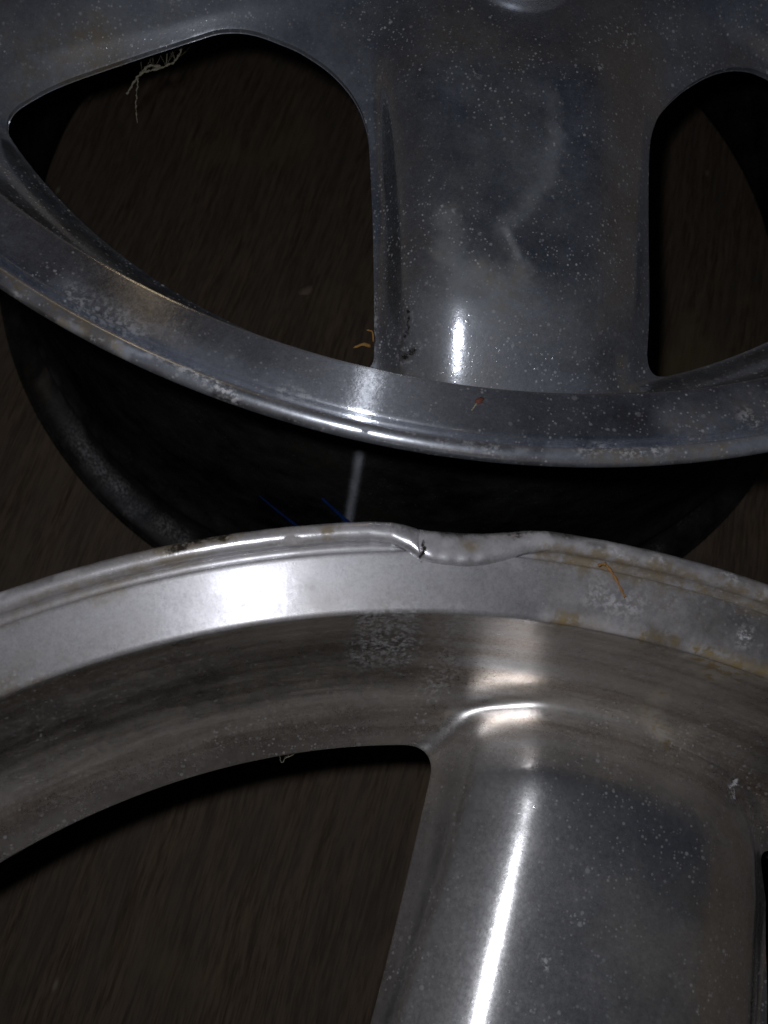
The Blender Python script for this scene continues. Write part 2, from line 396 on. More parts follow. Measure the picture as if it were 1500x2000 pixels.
# ---- lathe profile of the rim: lip, flat band, barrel, back flange (r, z), finely sampled on the show side
def arc(cx, cz, r, a0, a1, n): return [(cx + r * math.cos(math.radians(a0 + (a1-a0)*k/n)), cz + r * math.sin(math.radians(a0 + (a1-a0)*k/n))) for k in range(n+1)]
def prof(which):
    p = [(.2018, .2118)]
    p += arc(.2030, .2122, .0013, 168, 100, 7)                    # rounded inner ridge
    p += [(.2050, .21385), (.2080, .21430), (.2110, .21480), (.2131, .21512)]
    p += arc(.2136, .2144, .0007, 100, 15, 5)                     # band's outer edge
    p += [(.2144, .21375), (.2149, .2134), (.2155, .2135), (.2160, .2139)]                   # narrow groove under the lip                    # concave groove beside the lip
    p += arc(.21835, .2149, .00215, 188, -35, 26)                   # rolled lip
    p += [(.2180, .2105), (.2130, .2085)]
    if which == 'rim': return np.array(p)
    p = [(.2130, .2085), (.2085, .2060), (.2055, .2010), (.2040, .1930), (.2035, .1800), (.2025, .1740), (.1990, .1700),
          (.1965, .1640), (.1960, .1500), (.1960, .1200), (.1965, .0900), (.1975, .0600), (.1985, .0400), (.2010, .0320), (.2035, .0290), (.2040, .0250), (.2030, .0200),
          (.2050, .0120), (.2095, .0065), (.2150, .0040)]
    p += arc(.2165, -.0035, .0030, 70, -90, 10)
    p += [(.2100, -.0075), (.2040, -.0060), (.1990, .0020), (.1960, .0150), (.1930, .0400), (.1915, .0800), (.1905, .1200), (.1900, .1480), (.1850, .1500), (.1795, .1505)]
    return np.array(p)
def lathe_rim(nphi, deform=None, which='rim'):
    p = prof(which); q = [p[0]]
    for a, b in zip(p[:-1], p[1:]):
        L = np.linalg.norm(b - a); n = max(1, int(L / .009))
        q += [a + (b - a) * k / n for k in range(1, n+1)]
    q = np.array(q); n = len(q)
    ph = np.arange(nphi) / nphi * 2 * math.pi
    if deform is not None:
        a, b = math.radians(96), math.radians(111)
        ph = np.sort(np.concatenate([ph[(ph < a) | (ph > b)], np.linspace(a, b, 300)]))
    nphi = len(ph)
    R = np.repeat(q[:, 0][:, None], nphi, 1); Z = np.repeat(q[:, 1][:, None], nphi, 1); PH = np.repeat(ph[None], n, 0)
    if deform is not None: R, Z, PH = deform(R, Z, PH)
    X, Y = R * np.cos(PH), R * np.sin(PH)
    P = np.stack([X, Y, Z], -1)
    du = np.gradient(P, axis=0); dv = np.roll(P, -1, 1) - np.roll(P, 1, 1)
    # area weighted one-sided profile tangents keep rounded corners smooth
    N = np.cross(dv, du); N /= np.linalg.norm(N, axis=2, keepdims=True) + 1e-12
    idx = np.arange(n * nphi).reshape(n, nphi); nx = np.roll(idx, -1, 1)
    F = np.stack([idx[:-1], nx[:-1], nx[1:], idx[1:]], -1).reshape(-1, 4)
    # orientation: the band must face up
    flip = N[6, 0, 2] < 0 if which == 'rim' else N[2, 0, 2] > 0
    if flip: N = -N
    k = 6 if which == 'rim' else 2
    tri = P.reshape(-1, 3)[F[k * nphi]]
    if np.dot(np.cross(tri[1]-tri[0], tri[2]-tri[0]), N[k, 0]) < 0: F = F[:, ::-1]
    return P.reshape(-1, 3), N.reshape(-1, 3), [tuple(f) for f in F]

def dent(R, Z, PH):
    # the lip knocked in and rolled over the band between two bearings, cracked at one end
    d = np.degrees(PH)
    D = np.interp(d, [98.3, 99.0, 99.8, 100.5, 101.3, 102.2, 103.2, 104.3, 105.2, 105.9, 106.5, 107.4, 108.6], [0, .04, .18, .42, .68, .88, 1., .99, .90, .74, .42, .12, 0])
    lip = np.clip((R - .2157) / .0004, 0, 1) * np.clip((Z - .2035) / .006, 0, 1)
    u = np.clip((R - .2162) / .0043, 0, 1)
    wob = .00005 * np.sin(d * 4.1 + Z * 900) * np.sin(d * 2.3 + 1)
    dr = -(D * (.0050 * (1 - u) + .0019 * u) + D * wob) * lip
    crack = np.exp(-((d - 105.85 - .06 * np.sin(Z * 4000)) / .07) ** 2)
    dz = (D * (.0005 * (1 - u) - .0010 * u * u) - D * .0004 * np.sin(np.pi * u) + D * wob * 1.2 - crack * .0009 * (1 - u * .7)) * lip
    # small old knocks all along the lip
    dr = dr + lip * .00004 * (np.sin(d * 3.3) * np.sin(d * 1.17 + 2))
    return R + dr, Z + dz, PH

def tag(o, label, cat, group=None):
    o['label'] = label; o['category'] = cat
    if group: o['group'] = group

# ---- stains and painted reflections: polylines in world xy (mm), reach in mm, strength, attribute
# (wheel, kind, points, reach, strength, lowest z, highest z)
STAINS_AND_SHEEN = [
    ('A', 'haze_sheen', [(-121.4, -114.8), (-88.5, -100.0), (-53.0, -88.5), (-31.9, -95.1)], 18, 0.24, 0.15, 1),  # painted brightness of the lit flank at upper left
    ('A', 'haze_sheen', [(68.0, -61.0), (98.0, -40.8)], 16, 0.16, 0.15, 1),
    ('A', 'white', [(-36.6, -95.4), (-39.0, -94.9)], 0.8, 0.0, 0.15, 1),
    ('A', 'white', [(-77.6, -90.9), (-76.6, -91.2)], 0.7, 0.8, 0.15, 1),
    ('A', 'white', [(-84.6, -91.4), (-83.7, -91.7)], 0.7, 0.7, 0.15, 1),
    ('A', 'white', [(18.5, -135.6), (19.4, -136.8)], 0.6, 0.9, 0.15, 1),
    ('A', 'white', [(13.8, -95.7), (15.0, -96.2)], 1.0, 0.6, 0.15, 1),
    ('A', 'haze_sheen', [(50.8, -77.9), (59.8, -106.2)], 8, 0.07, 0.15, 1),
    ('A', 'brown', [(40.0, -151.9), (54.9, -153.7), (67.3, -142.7)], 12, 0.4, 0.15, 1),
    ('A', 'haze_sheen', [(28.9, -164.4), (63.2, -156.3)], 13, 0.08, 0.15, 1),
    ('A', 'haze_sheen', [(20.0, -158.0), (34.8, -159.7)], 8, 0.12, 0.15, 1),
    ('A', 'haze_sheen', [(14.6, -106.2), (32.0, -115.3), (49.0, -124.1)], 13, 0.05, 0.15, 1),
    ('B', 'haze_sheen', [(7.8, -251.4), (8.4, -259.9)], 14, 0.12, 0.15, 1),
    ('A', 'haze_sheen', [(37.0, -95.5), (40.6, -105.9), (41.8, -116.9), (38.7, -127.2), (34.0, -136.0), (33.3, -139.7), (37.6, -142.6), (40.9, -145.8)], 2.6, 0.24, 0.15, 1),  # wavy reflection on the upper spoke face, painted as lighter film
    ('A', 'haze_sheen', [(39.2, -106.4), (40.4, -121.1), (35.7, -133.6)], 5, 0.14, 0.15, 1),
    ('A', 'haze_sheen', [(18.0, -139.8), (21.3, -147.4), (26.6, -151.6), (34.0, -152.4), (40.5, -149.4)], 4.5, 0.42, 0.15, 1),  # bright patch of the same painted reflection
    ('A', 'haze_sheen', [(25.9, -154.4), (40.6, -156.1)], 10, 0.26, 0.15, 1),  # soft highlight above the spoke's streak, painted in
    ('A', 'haze_sheen', [(34.3, -137.6), (39.3, -143.8)], 1.2, 0.51, 0.15, 1),  # crisp highlight of the swirl, painted in
    ('A', 'haze_sheen', [(28.8, -166.6), (33.4, -168.4)], 3, 0.31, 0.15, 1),
    ('A', 'haze_sheen', [(31.4, -176.9), (47.0, -175.9), (74.2, -167.1)], 4, 0.2, 0.15, 1),
    ('A', 'haze_sheen', [(26.6, -176.4), (65.9, -165.2)], 12, 0.08, 0.15, 1),
    ('A', 'brown', [(6.0, -84.8), (20.6, -93.6), (28.8, -102.5)], 12, 0.45, 0.15, 1),
    ('A', 'brown', [(17.6, -119.9), (33.4, -123.5), (47.0, -131.5)], 14, 0.3, 0.15, 1),
    ('A', 'haze_sheen', [(10.3, -89.3), (27.0, -101.2), (33.2, -108.6)], 13, 0.1, 0.15, 1),
    ('A', 'white', [(9.3, -105.7), (13.3, -115.8), (15.4, -120.7)], 1.1, -0.32, 0.15, 1),
    ('A', 'white', [(21.1, -125.1), (20.0, -131.0), (18.9, -137.7)], 1.1, -0.35, 0.15, 1),
    ('A', 'white', [(10.5, -87.2), (11.1, -82.9), (8.4, -88.0)], 2.2, -0.35, 0.15, 1),
    ('A', 'white', [(14.1, -162.3), (16.2, -167.9), (15.4, -169.8)], 1.0, 0.9, 0.15, 1),
    ('A', 'white', [(16.5, -173.7), (19.6, -172.3), (17.1, -174.6)], 1.5, 0.9, 0.15, 1),
    ('A', 'white', [(14.3, -162.8), (16.2, -167.9), (15.6, -169.4)], 0.65, -2.2, 0.15, 1),
    ('A', 'white', [(16.8, -173.8), (19.4, -172.6), (17.3, -174.2)], 1.0, -2.4, 0.15, 1),
    ('A', 'brown', [(11.9, -180.8), (19.7, -180.3), (27.0, -180.3)], 4, 0.36, 0.15, 1),
    ('A', 'haze_sheen', [(11.9, -180.8), (19.7, -180.3), (27.0, -180.3)], 4, 0.12, 0.15, 1),
    ('A', 'brown', [(77.1, -156.5), (79.5, -161.6), (84.1, -162.3)], 2.5, 0.8, 0.15, 1),
    ('A', 'haze_sheen', [(77.1, -156.5), (79.5, -161.6), (84.1, -162.3)], 2.5, 0.25, 0.15, 1),
    ('A', 'white', [(3.8, -157.9), (6.6, -167.2), (8.2, -173.5)], 1.0, 0.6, 0.15, 1),
    ('A', 'polish', [(54.3, -77.0), (58.5, -91.6), (58.5, -82.6)], 7, 0.45, 0.15, 1),
    ('A', 'polish', [(-0.9, -105.9), (9.0, -138.1), (15.4, -160.2)], 5, 0.35, 0.15, 1),
    ('A', 'haze_sheen', [(-112.4, -121.5), (-99.2, -112.4), (-80.9, -99.2)], 12, 0.12, 0.15, 1),
    ('A', 'brown', [(-118.0, -130.8), (-113.6, -118.9), (-95.6, -108.0)], 9, 0.55, 0.15, 1),
    ('A', 'haze_sheen', [(-72.4, -81.8), (-48.0, -74.6), (-32.3, -82.0)], 9, 0.1, 0.15, 1),
    ('A', 'haze_sheen', [(69.6, -44.5), (85.3, -34.0), (101.2, -20.9)], 9, 0.12, 0.15, 1),
    ('A', 'white', [(-33.2, -214.8), (-27.2, -215.4), (-18.9, -216.5)], 1.3, 0.75, 0.15, 1),
    ('A', 'white', [(-24.9, -215.3), (-20.9, -217.2), (-14.6, -219.0)], 2.0, 0.35, 0.15, 1),
    ('A', 'brown', [(-68.2, -207.1), (-54.9, -211.4), (-41.0, -214.9)], 2.2, 0.7, 0.15, 1),
    ('A', 'haze_sheen', [(-68.2, -207.1), (-54.9, -211.4), (-41.0, -214.9), (-20.5, -218.3)], 2.5, 0.3, 0.15, 1),
    ('A', 'white', [(-54.4, -205.3), (-47.6, -207.8), (-40.1, -209.3)], 3, 0.35, 0.15, 1),
    ('A', 'haze_sheen', [(-57.2, -204.2), (-40.5, -208.1), (-20.7, -211.5), (0.5, -213.1)], 3.5, 0.22, 0.15, 1),
    ('A', 'white', [(-4.9, -214.1), (-0.6, -213.3), (3.1, -214.1)], 1.2, 0.4, 0.15, 1),
    ('A', 'white', [(31.0, -216.7), (35.1, -214.7), (41.7, -213.9)], 1.5, 0.35, 0.15, 1),
    ('A', 'white', [(60.3, -208.8), (65.5, -206.0), (71.3, -206.0), (77.7, -202.6)], 1.5, 0.7, 0.15, 1),
    ('A', 'haze_sheen', [(55.4, -211.0), (74.2, -205.8), (90.8, -199.3), (101.9, -193.6)], 3, 0.4, 0.15, 1),
    ('A', 'brown', [(63.0, -208.6), (75.4, -206.0), (90.9, -199.9)], 2, 0.6, 0.15, 1),
    ('A', 'haze_sheen', [(81.9, -194.8), (92.0, -189.7), (101.0, -184.8)], 6, 0.25, 0.15, 1),
    ('A', 'brown', [(81.9, -194.8), (92.0, -189.7), (101.0, -184.8)], 6, 0.45, 0.15, 1),
    ('A', 'white', [(95.5, -189.4), (97.0, -188.1), (98.1, -189.3)], 1.3, 0.7, 0.15, 1),
    ('A', 'haze_sheen', [(9.3, -203.4), (14.9, -210.8)], 1.0, 0.0, 0.15, 1),
    ('A', 'white', [(-130.9, -160.1), (-115.6, -174.8), (-105.8, -181.9), (-87.4, -193.7), (-71.7, -198.6), (-61.1, -202.7)], 2.4, 0.85, 0, 0.08),
    ('A', 'haze_sheen', [(-148.7, -145.8), (-129.5, -163.6), (-105.3, -183.0), (-81.2, -197.9), (-57.5, -206.4)], 5, 0.3, 0, 0.05),
    ('A', 'white', [(169.3, -117.5), (155.2, -138.5), (147.2, -148.5)], 1.6, 0.4, 0, 0.05),
    ('A', 'haze_sheen', [(-67.4, -193.4), (-62.5, -200.5)], 3, 0.2, 0.05, 0.16),
    ('B', 'brown', [(-16.2, -255.5), (-11.0, -252.1), (-4.3, -248.3)], 1.9, 1.9, 0.15, 1),
    ('B', 'white', [(-15.4, -254.8), (-9.8, -251.1), (-5.6, -249.2)], 1.1, -1.5, 0.15, 1),
    ('B', 'haze_sheen', [(-42.2, -272.7), (-26.2, -261.7), (-9.0, -251.6), (13.6, -242.0), (27.5, -237.8)], 3.5, 0.3, 0.15, 1),
    ('B', 'brown', [(-41.2, -277.0), (-33.6, -270.7), (-22.8, -263.8), (-8.1, -255.0)], 2.4, 0.6, 0.15, 1),
    ('B', 'brown', [(-25.7, -267.3), (-22.0, -264.6)], 1.8, 1.0, 0.15, 1),
    ('B', 'brown', [(57.7, -233.4), (72.8, -231.3), (89.4, -230.4), (106.2, -230.8)], 2.6, 0.95, 0.15, 1),
    ('B', 'haze_sheen', [(57.7, -233.4), (72.8, -231.3), (89.4, -230.4), (106.2, -230.8)], 2.6, 0.25, 0.15, 1),
    ('B', 'haze_sheen', [(56.3, -230.7), (71.3, -228.5), (87.8, -227.8), (104.4, -228.0)], 2.2, 0.25, 0.15, 1),
    ('B', 'white', [(71.4, -228.7), (73.2, -229.9)], 1.0, 0.6, 0.15, 1),
    ('B', 'white', [(80.1, -228.4), (82.3, -228.1)], 1.0, 0.7, 0.15, 1),
    ('B', 'white', [(50.3, -231.3), (56.4, -228.7), (61.8, -227.8)], 1.6, -0.75, 0.15, 1),
    ('B', 'white', [(37.9, -234.8), (45.2, -233.3), (50.5, -231.9)], 1.4, -0.5, 0.15, 1),
    ('B', 'white', [(26.3, -237.2), (29.0, -236.9)], 1.4, -0.6, 0.15, 1),
    ('B', 'white', [(64.2, -227.1), (72.0, -226.5), (83.2, -226.1)], 1.2, -0.45, 0.15, 1),
    ('B', 'white', [(33.1, -238.2), (33.0, -239.4), (33.7, -240.0), (33.2, -241.5)], 0.35, -2.0, 0.15, 1),
    ('B', 'haze_sheen', [(34.3, -238.3), (40.7, -237.8), (50.8, -234.0), (55.6, -230.8)], 3.2, 0.35, 0.15, 1),
    ('B', 'brown', [(41.0, -236.5), (43.2, -236.8)], 1.6, 0.8, 0.15, 1),
    ('B', 'haze_sheen', [(-39.5, -281.1), (-23.5, -270.3), (-1.9, -257.5), (32.0, -245.3), (63.0, -237.2)], 8, 0.15, 0.15, 1),
    ('B', 'white', [(70.5, -238.9), (74.4, -238.9), (78.7, -238.4)], 2.6, 0.55, 0.15, 1),
    ('B', 'haze_sheen', [(68.8, -237.6), (85.5, -238.3), (99.1, -241.1)], 6, 0.22, 0.15, 1),
    ('B', 'brown', [(62.7, -236.2), (73.4, -234.2), (95.8, -235.5)], 5, 0.35, 0.15, 1),
    ('B', 'white', [(102.1, -237.6), (103.1, -238.8)], 1.3, 1.0, 0.15, 1),
    ('B', 'white', [(26.2, -253.8), (31.9, -254.4), (35.4, -255.0), (28.5, -258.1)], 4, 0.5, 0.15, 1),
    ('B', 'white', [(44.0, -251.5), (48.8, -256.2), (46.3, -260.5)], 3, 0.28, 0.15, 1),
    ('B', 'haze_sheen', [(61.1, -245.6), (70.8, -245.0), (80.8, -244.9)], 1.8, 0.5, 0.15, 1),
    ('B', 'brown', [(82.6, -244.0), (86.0, -244.2), (87.6, -243.4)], 1.9, 1.6, 0.15, 1),
    ('B', 'brown', [(93.6, -243.6), (99.3, -244.5), (107.7, -244.6)], 1.6, 1.5, 0.15, 1),
    ('B', 'brown', [(63.5, -245.4), (67.0, -245.8)], 1.4, 1.2, 0.15, 1),
    ('B', 'haze_sheen', [(92.5, -243.6), (99.3, -244.2), (109.4, -244.3)], 2.0, 0.4, 0.15, 1),
    ('B', 'brown', [(103.0, -258.1), (104.6, -258.4)], 1.3, 1.8, 0.15, 1),
    ('B', 'brown', [(-35.5, -294.2), (-21.9, -286.6), (-3.6, -274.8), (16.3, -265.1), (37.4, -256.7)], 10, 0.85, 0.15, 1),  # brownish reflection in the well, painted as brown film
    ('B', 'haze_sheen', [(-40.8, -306.9), (-26.7, -298.6), (-10.3, -288.3), (7.5, -276.3), (29.2, -265.9), (46.4, -259.8)], 6, 0.16, 0.15, 1),  # band of reflected light along the well, painted as lighter film
    ('B', 'brown', [(66.4, -247.5), (85.0, -248.3), (109.7, -249.8), (120.2, -255.1)], 8, 0.4, 0.15, 1),
    ('B', 'haze_sheen', [(65.3, -248.7), (83.2, -248.3), (107.3, -249.8), (118.5, -253.6)], 9, 0.14, 0.15, 1),
    ('B', 'haze_sheen', [(96.8, -251.2), (101.5, -256.1), (98.4, -253.3)], 2.5, 0.35, 0.15, 1),
    ('B', 'brown', [(96.8, -251.2), (101.5, -256.1), (109.5, -258.8)], 6, 0.7, 0.15, 1),
    ('B', 'haze_sheen', [(63.1, -258.6), (77.7, -255.4), (94.3, -254.3), (107.3, -255.6)], 2.2, 0.25, 0.15, 1),
    ('B', 'haze_sheen', [(71.9, -265.8), (89.6, -262.1), (108.7, -266.2), (121.0, -275.5)], 9, 0.13, 0.15, 1),
    ('B', 'brown', [(89.6, -262.1), (108.7, -266.2), (121.0, -275.5), (127.1, -296.5)], 8, 0.5, 0.15, 1),
    ('B', 'white', [(123.5, -262.0), (122.4, -263.7), (122.3, -265.6)], 1.1, 1.4, 0.15, 1),
    ('B', 'haze_sheen', [(82.8, -296.1), (99.8, -295.7), (117.3, -298.4)], 14, 0.09, 0.15, 1),
    ('B', 'haze_sheen', [(101.2, -309.0), (117.0, -303.1)], 14, 0.07, 0.15, 1),
    ('B', 'brown', [(108.0, -289.5), (111.8, -291.6), (114.8, -292.4)], 2.2, 0.8, 0.15, 1),
    ('B', 'white', [(79.8, -309.5), (80.7, -310.0), (81.0, -310.9)], 0.7, 0.9, 0.15, 1),
    ('B', 'polish', [(76.3, -274.0), (88.5, -275.2), (103.5, -280.0), (108.1, -287.4)], 10, 0.55, 0.15, 1),
    ('B', 'polish', [(86.5, -285.6), (83.9, -301.9)], 9, 0.35, 0.15, 1),
]
# knocks and scuffs scattered round both lips
_r = random.Random(11)
for wh, c_, a0, a1, n_ in (('A', CA, -150, -40, 60), ('B', CB, 55, 150, 50)):
    for _k in range(n_):
        a = math.radians(_r.uniform(a0, a1)); q = .2163 + _r.random() * .0040; L = _r.choice([.0008, .0015, .003, .006]) / .218
        b = a + L; q2 = q + _r.uniform(-.0008, .0008); m_ = (a + b) / 2; qm = (q + q2) / 2 + _r.uniform(-.0004, .0004)
        STAINS_AND_SHEEN.append((wh, _r.choice(['white', 'haze_sheen', 'haze_sheen', 'brown']), [((c_.x + rr_ * math.cos(t_)) * 1000, (c_.y + rr_ * math.sin(t_)) * 1000) for t_, rr_ in ((a, q), (m_, qm), (b, q2))],
                       _r.uniform(.4, 1.3), _r.choice([.25, .45, .8, -.35 if _k % 3 else .6]), .2, 1))
def stain_sheen_attrs(V, loc, rot, which):
    c, s = math.cos(rot), math.sin(rot)
    x = (V[:, 0] * c - V[:, 1] * s + loc.x) * 1000; y = (V[:, 0] * s + V[:, 1] * c + loc.y) * 1000
    out = {k: np.zeros(len(V)) for k in ('haze_sheen', 'brown', 'white', 'polish')}
    z = V[:, 2]
    wx = .9 * np.sin(.55 * y + 1) + .5 * np.sin(1.7 * y + .9 * x) + .3 * np.sin(3.1 * y - 2.3 * x)
    wy = .9 * np.sin(.49 * x + 2) + .5 * np.sin(1.9 * x - .7 * y) + .3 * np.sin(2.9 * x + 2.6 * y)
    x0, y0 = x, y
    for wh, k, pts, width, strength, z0, z1 in STAINS_AND_SHEEN:
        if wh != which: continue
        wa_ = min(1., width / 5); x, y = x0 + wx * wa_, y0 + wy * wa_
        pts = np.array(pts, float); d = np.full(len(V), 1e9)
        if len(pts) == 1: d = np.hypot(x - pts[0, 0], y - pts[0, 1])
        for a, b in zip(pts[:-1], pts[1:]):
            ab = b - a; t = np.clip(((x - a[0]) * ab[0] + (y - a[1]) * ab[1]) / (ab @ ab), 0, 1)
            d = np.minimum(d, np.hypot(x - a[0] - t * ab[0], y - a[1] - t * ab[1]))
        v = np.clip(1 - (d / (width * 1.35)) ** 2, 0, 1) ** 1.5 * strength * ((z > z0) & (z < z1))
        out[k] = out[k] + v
    rl = np.hypot(V[:, 0], V[:, 1]); dd = np.clip((rl - .172) / .016, 0, 1); out['dull'] = dd * dd * (3 - 2 * dd) * (which == 'B')
    return out

M_CAP = alloy('dull_cap_alloy', haze_sheen=.6, rough=.45, specks=.5, brown=.3)
def disc_cap(name, r, h, parent, loc, mat):
    pr = [(0, h), (r*.5, h*1.0), (r*.9, h*.985), (r*.95, h*.95), (r*.985, h*.86), (r, h*.72), (r, h*.3), (r*.93, h*.1), (r*.93, -.004)]
    n = 64; V = [(0, 0, h)]; F = []
    for i, (a, z) in enumerate(pr[1:]):
        V += [(a*math.cos(2*math.pi*k/n), a*math.sin(2*math.pi*k/n), z) for k in range(n)]
    for k in range(n): F.append((0, 1+k, 1+(k+1) % n))
    for i in range(len(pr)-2):
        for k in range(n): F.append((1+i*n+k, 1+(i+1)*n+k, 1+(i+1)*n+(k+1) % n, 1+i*n+(k+1) % n))
    o = mesh_np(name, V, F, mat, parent); o.location = loc
    return o

def make_wheel(which, loc, rot, deform, nphi, M_RIM, M_FACE):
    global crest, SX, SY, SF, SE, SREG, SZ, SN, wheel_now
    wheel_now = which
    SX, SY, SF, SE, SREG = build_sector()
    crest = CREST[which]; SZ = surf(SX, SY); SN = surf_normals(SX, SY)
    V_SP, N_SP, F_SP = piece(1); V_HUB, N_HUB, F_HUB = piece(0, 5); V_WELL, N_WELL, F_WELL = piece(2, 5)
    root = bpy.data.objects.new("alloy_wheel", None); COL.objects.link(root)
    root.location = loc
    P, N, F = lathe_rim(nphi, deform)
    PB, NB, FB = lathe_rim(720, None, 'barrel')
    mesh_np("barrel", PB, FB, M_BARREL, root, NB, attrs=stain_sheen_attrs(PB, loc, 0, which))
    # the well ring is cast in one with the rim
    c, s = math.cos(rot), math.sin(rot); Rm = np.array([[c, -s, 0], [s, c, 0], [0, 0, 1]])
    VW = V_WELL @ Rm.T; NW = N_WELL @ Rm.T
    ro = mesh_np("rim", P, F, M_RIM, root, N, attrs=stain_sheen_attrs(P, loc, 0, which))
    ro.data.materials.append(M_LIP if which == 'A' else M_LIP_B)          # the rolled lip is scuffed, the band is lathe turned
    rr_ = np.hypot(P[:, 0], P[:, 1])
    np_row = next(i for i in range(2, len(P)) if abs(math.atan2(P[i, 1], P[i, 0])) < 1e-7 and i > 10)
    first = next(i for i in range(0, len(P), np_row) if rr_[i] > .2157)
    ro.data.polygons.foreach_set('material_index', [1 if min(f) >= first else 0 for f in F])
    mesh_np("rim_well", VW, F_WELL, M_FACE, root, NW, attrs=stain_sheen_attrs(VW, loc, 0, which))
    VH = V_HUB @ Rm.T; NH = N_HUB @ Rm.T
    mesh_np("hub", VH, F_HUB, M_FACE, root, NH, attrs=stain_sheen_attrs(VH, loc, 0, which))
    plain_sp = None
    for k in range(5):
        a = rot + 2 * math.pi / 5 * k
        if k in (0, 1, 4):
            at = stain_sheen_attrs(V_SP, loc, a, which)
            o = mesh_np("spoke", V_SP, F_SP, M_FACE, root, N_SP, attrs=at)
        else:
            if plain_sp is None: plain_sp = mesh_np("spoke", V_SP, F_SP, M_FACE, normals=N_SP, link=False)
            o = ob("spoke", plain_sp, root)
        o.rotation_euler.z = a
        lc = disc_cap("lug_cap", .0172, .0058, root, (0, 0, 0), M_CAP)
        lc.location = (.0530*math.cos(a)-.0035*math.sin(a), .0530*math.sin(a)+.0035*math.cos(a), .1992)
    disc_cap("center_cap", .030, .006, root, (0, 0, .1990), M_CAP)
    return root

wa = make_wheel('A', CA, TH_A, None, 1440, M_RIM, M_FACE)
tag(wa, "upper speckled alloy wheel with a round cap on its hub, its rim lip intact", "wheel", "alloy wheels lying on the floor")
wb = make_wheel('B', CB, TH_B, dent, 1440, M_RIM_B, M_FACE_B)
tag(wb, "lower alloy wheel with a bent and cracked dent in its rim lip", "wheel", "alloy wheels lying on the floor")

# ------------------------------------------------------------------ blue marker strokes on the barrel of the upper wheel
def barrel_stroke(z0, a0, z1, a1, w0, w1, r):
    V, F = [], []; n = 10
    for k in range(n + 1):
        t = k / n; z = z0 + (z1 - z0) * t; a = math.radians(a0 + (a1 - a0) * t); w = (w0 + (w1 - w0) * t) * (1 + .15 * math.sin(k * 2.1))
        for sgn in (-1, 1):
            zz = z + sgn * w * .8; aa = a + sgn * w * .35 / r
            rr = np.interp(zz, [.04, .06, .09, .12], [.1985, .1975, .1965, .1960]) + .00025
            V.append((rr * math.cos(aa), rr * math.sin(aa), zz))
    for k in range(n): F.append((2*k, 2*k+1, 2*k+3, 2*k+2))
    return V, F
M_BLUE = plain("blue_marker_paint", (.010, .075, .36), rough=.5, var=.4)
for zz0, a0, zz1, a1, w0, w1 in ((.0835, -96.6, .060, -91.0, .0006, .0017), (.1030, -89.6, .078, -85.4, .0008, .0021)):
    V, F = barrel_stroke(zz0, a0, zz1, a1, w0, w1, .197)
    o = mesh_np("blue_mark", V, F, M_BLUE, wa)

# ------------------------------------------------------------------ bits lying about
def tube(points, radii, n=8, flat=1.0):
    P = [Vector(p) for p in points]; V, F = [], []
    for i, p in enumerate(P):
        d = (P[min(i+1, len(P)-1)] - P[max(i-1, 0)]).normalized()
        sd = d.cross(Vector((0, 0, 1)));  sd = sd.normalized() if sd.length > 1e-4 else Vector((1, 0, 0))
        up = sd.cross(d).normalized()
        for k in range(n):
            a = 2 * math.pi * k / n
            q = p + sd * (radii[i] * math.cos(a)) + up * (radii[i] * flat * math.sin(a)); V.append(tuple(q))
    for i in range(len(P) - 1):
        for k in range(n): F.append((i*n+k, i*n+(k+1) % n, (i+1)*n+(k+1) % n, (i+1)*n+k))
    F.append(tuple(range(n))[::-1]); F.append(tuple(range((len(P)-1)*n, len(P)*n)))
    return V, F
def smooth_path(pts, m=5, jit=0., seed=1):
    rr = random.Random(seed); P = [Vector(p) for p in pts]; out = []
    P = [P[0]*2 - P[1]] + P + [P[-1]*2 - P[-2]]
    for i in range(1, len(P) - 2):
        for k in range(m):
            t = k / m
            a, b, c, d = P[i-1], P[i], P[i+1], P[i+2]
            q = .5 * ((2*b) + (c-a)*t + (2*a-5*b+4*c-d)*t*t + (3*b-a-3*c+d)*t**3)
            out.append(q + Vector((rr.uniform(-1, 1), rr.uniform(-1, 1), rr.uniform(-1, 1))) * jit)
    out.append(P[-2]); return out
M_STRAW = plain("dry_straw", (.42, .22, .06), .7, nscale=900)
M_ORANGE = plain("dry_orange_stem", (.30, .15, .05), .6, nscale=1200, var=.5)
M_WEB = plain("dusty_cobweb", (.30, .28, .20), .9, nscale=2000, var=.5)
M_CRUMB = plain("pale_crumb", (.42, .38, .24), .9, nscale=1500)
M_LEAF = plain("reddish_leaf", (.16, .06, .04), .7, nscale=1500, var=.5)
M_CHIP = plain("brown_wood_chip", (.30, .22, .16), .9, nscale=600)

def stand(name, V, F, mat, label, cat, group=None):
    c = Vector((0, 0, 0))
    for v in V: c += Vector(v)
    c /= len(V); zmin = min(v[2] for v in V); c.z = zmin
    o = mesh_np(name, [tuple(Vector(v) - c) for v in V], F, mat); o.location = c
    tag(o, label, cat, group); return o

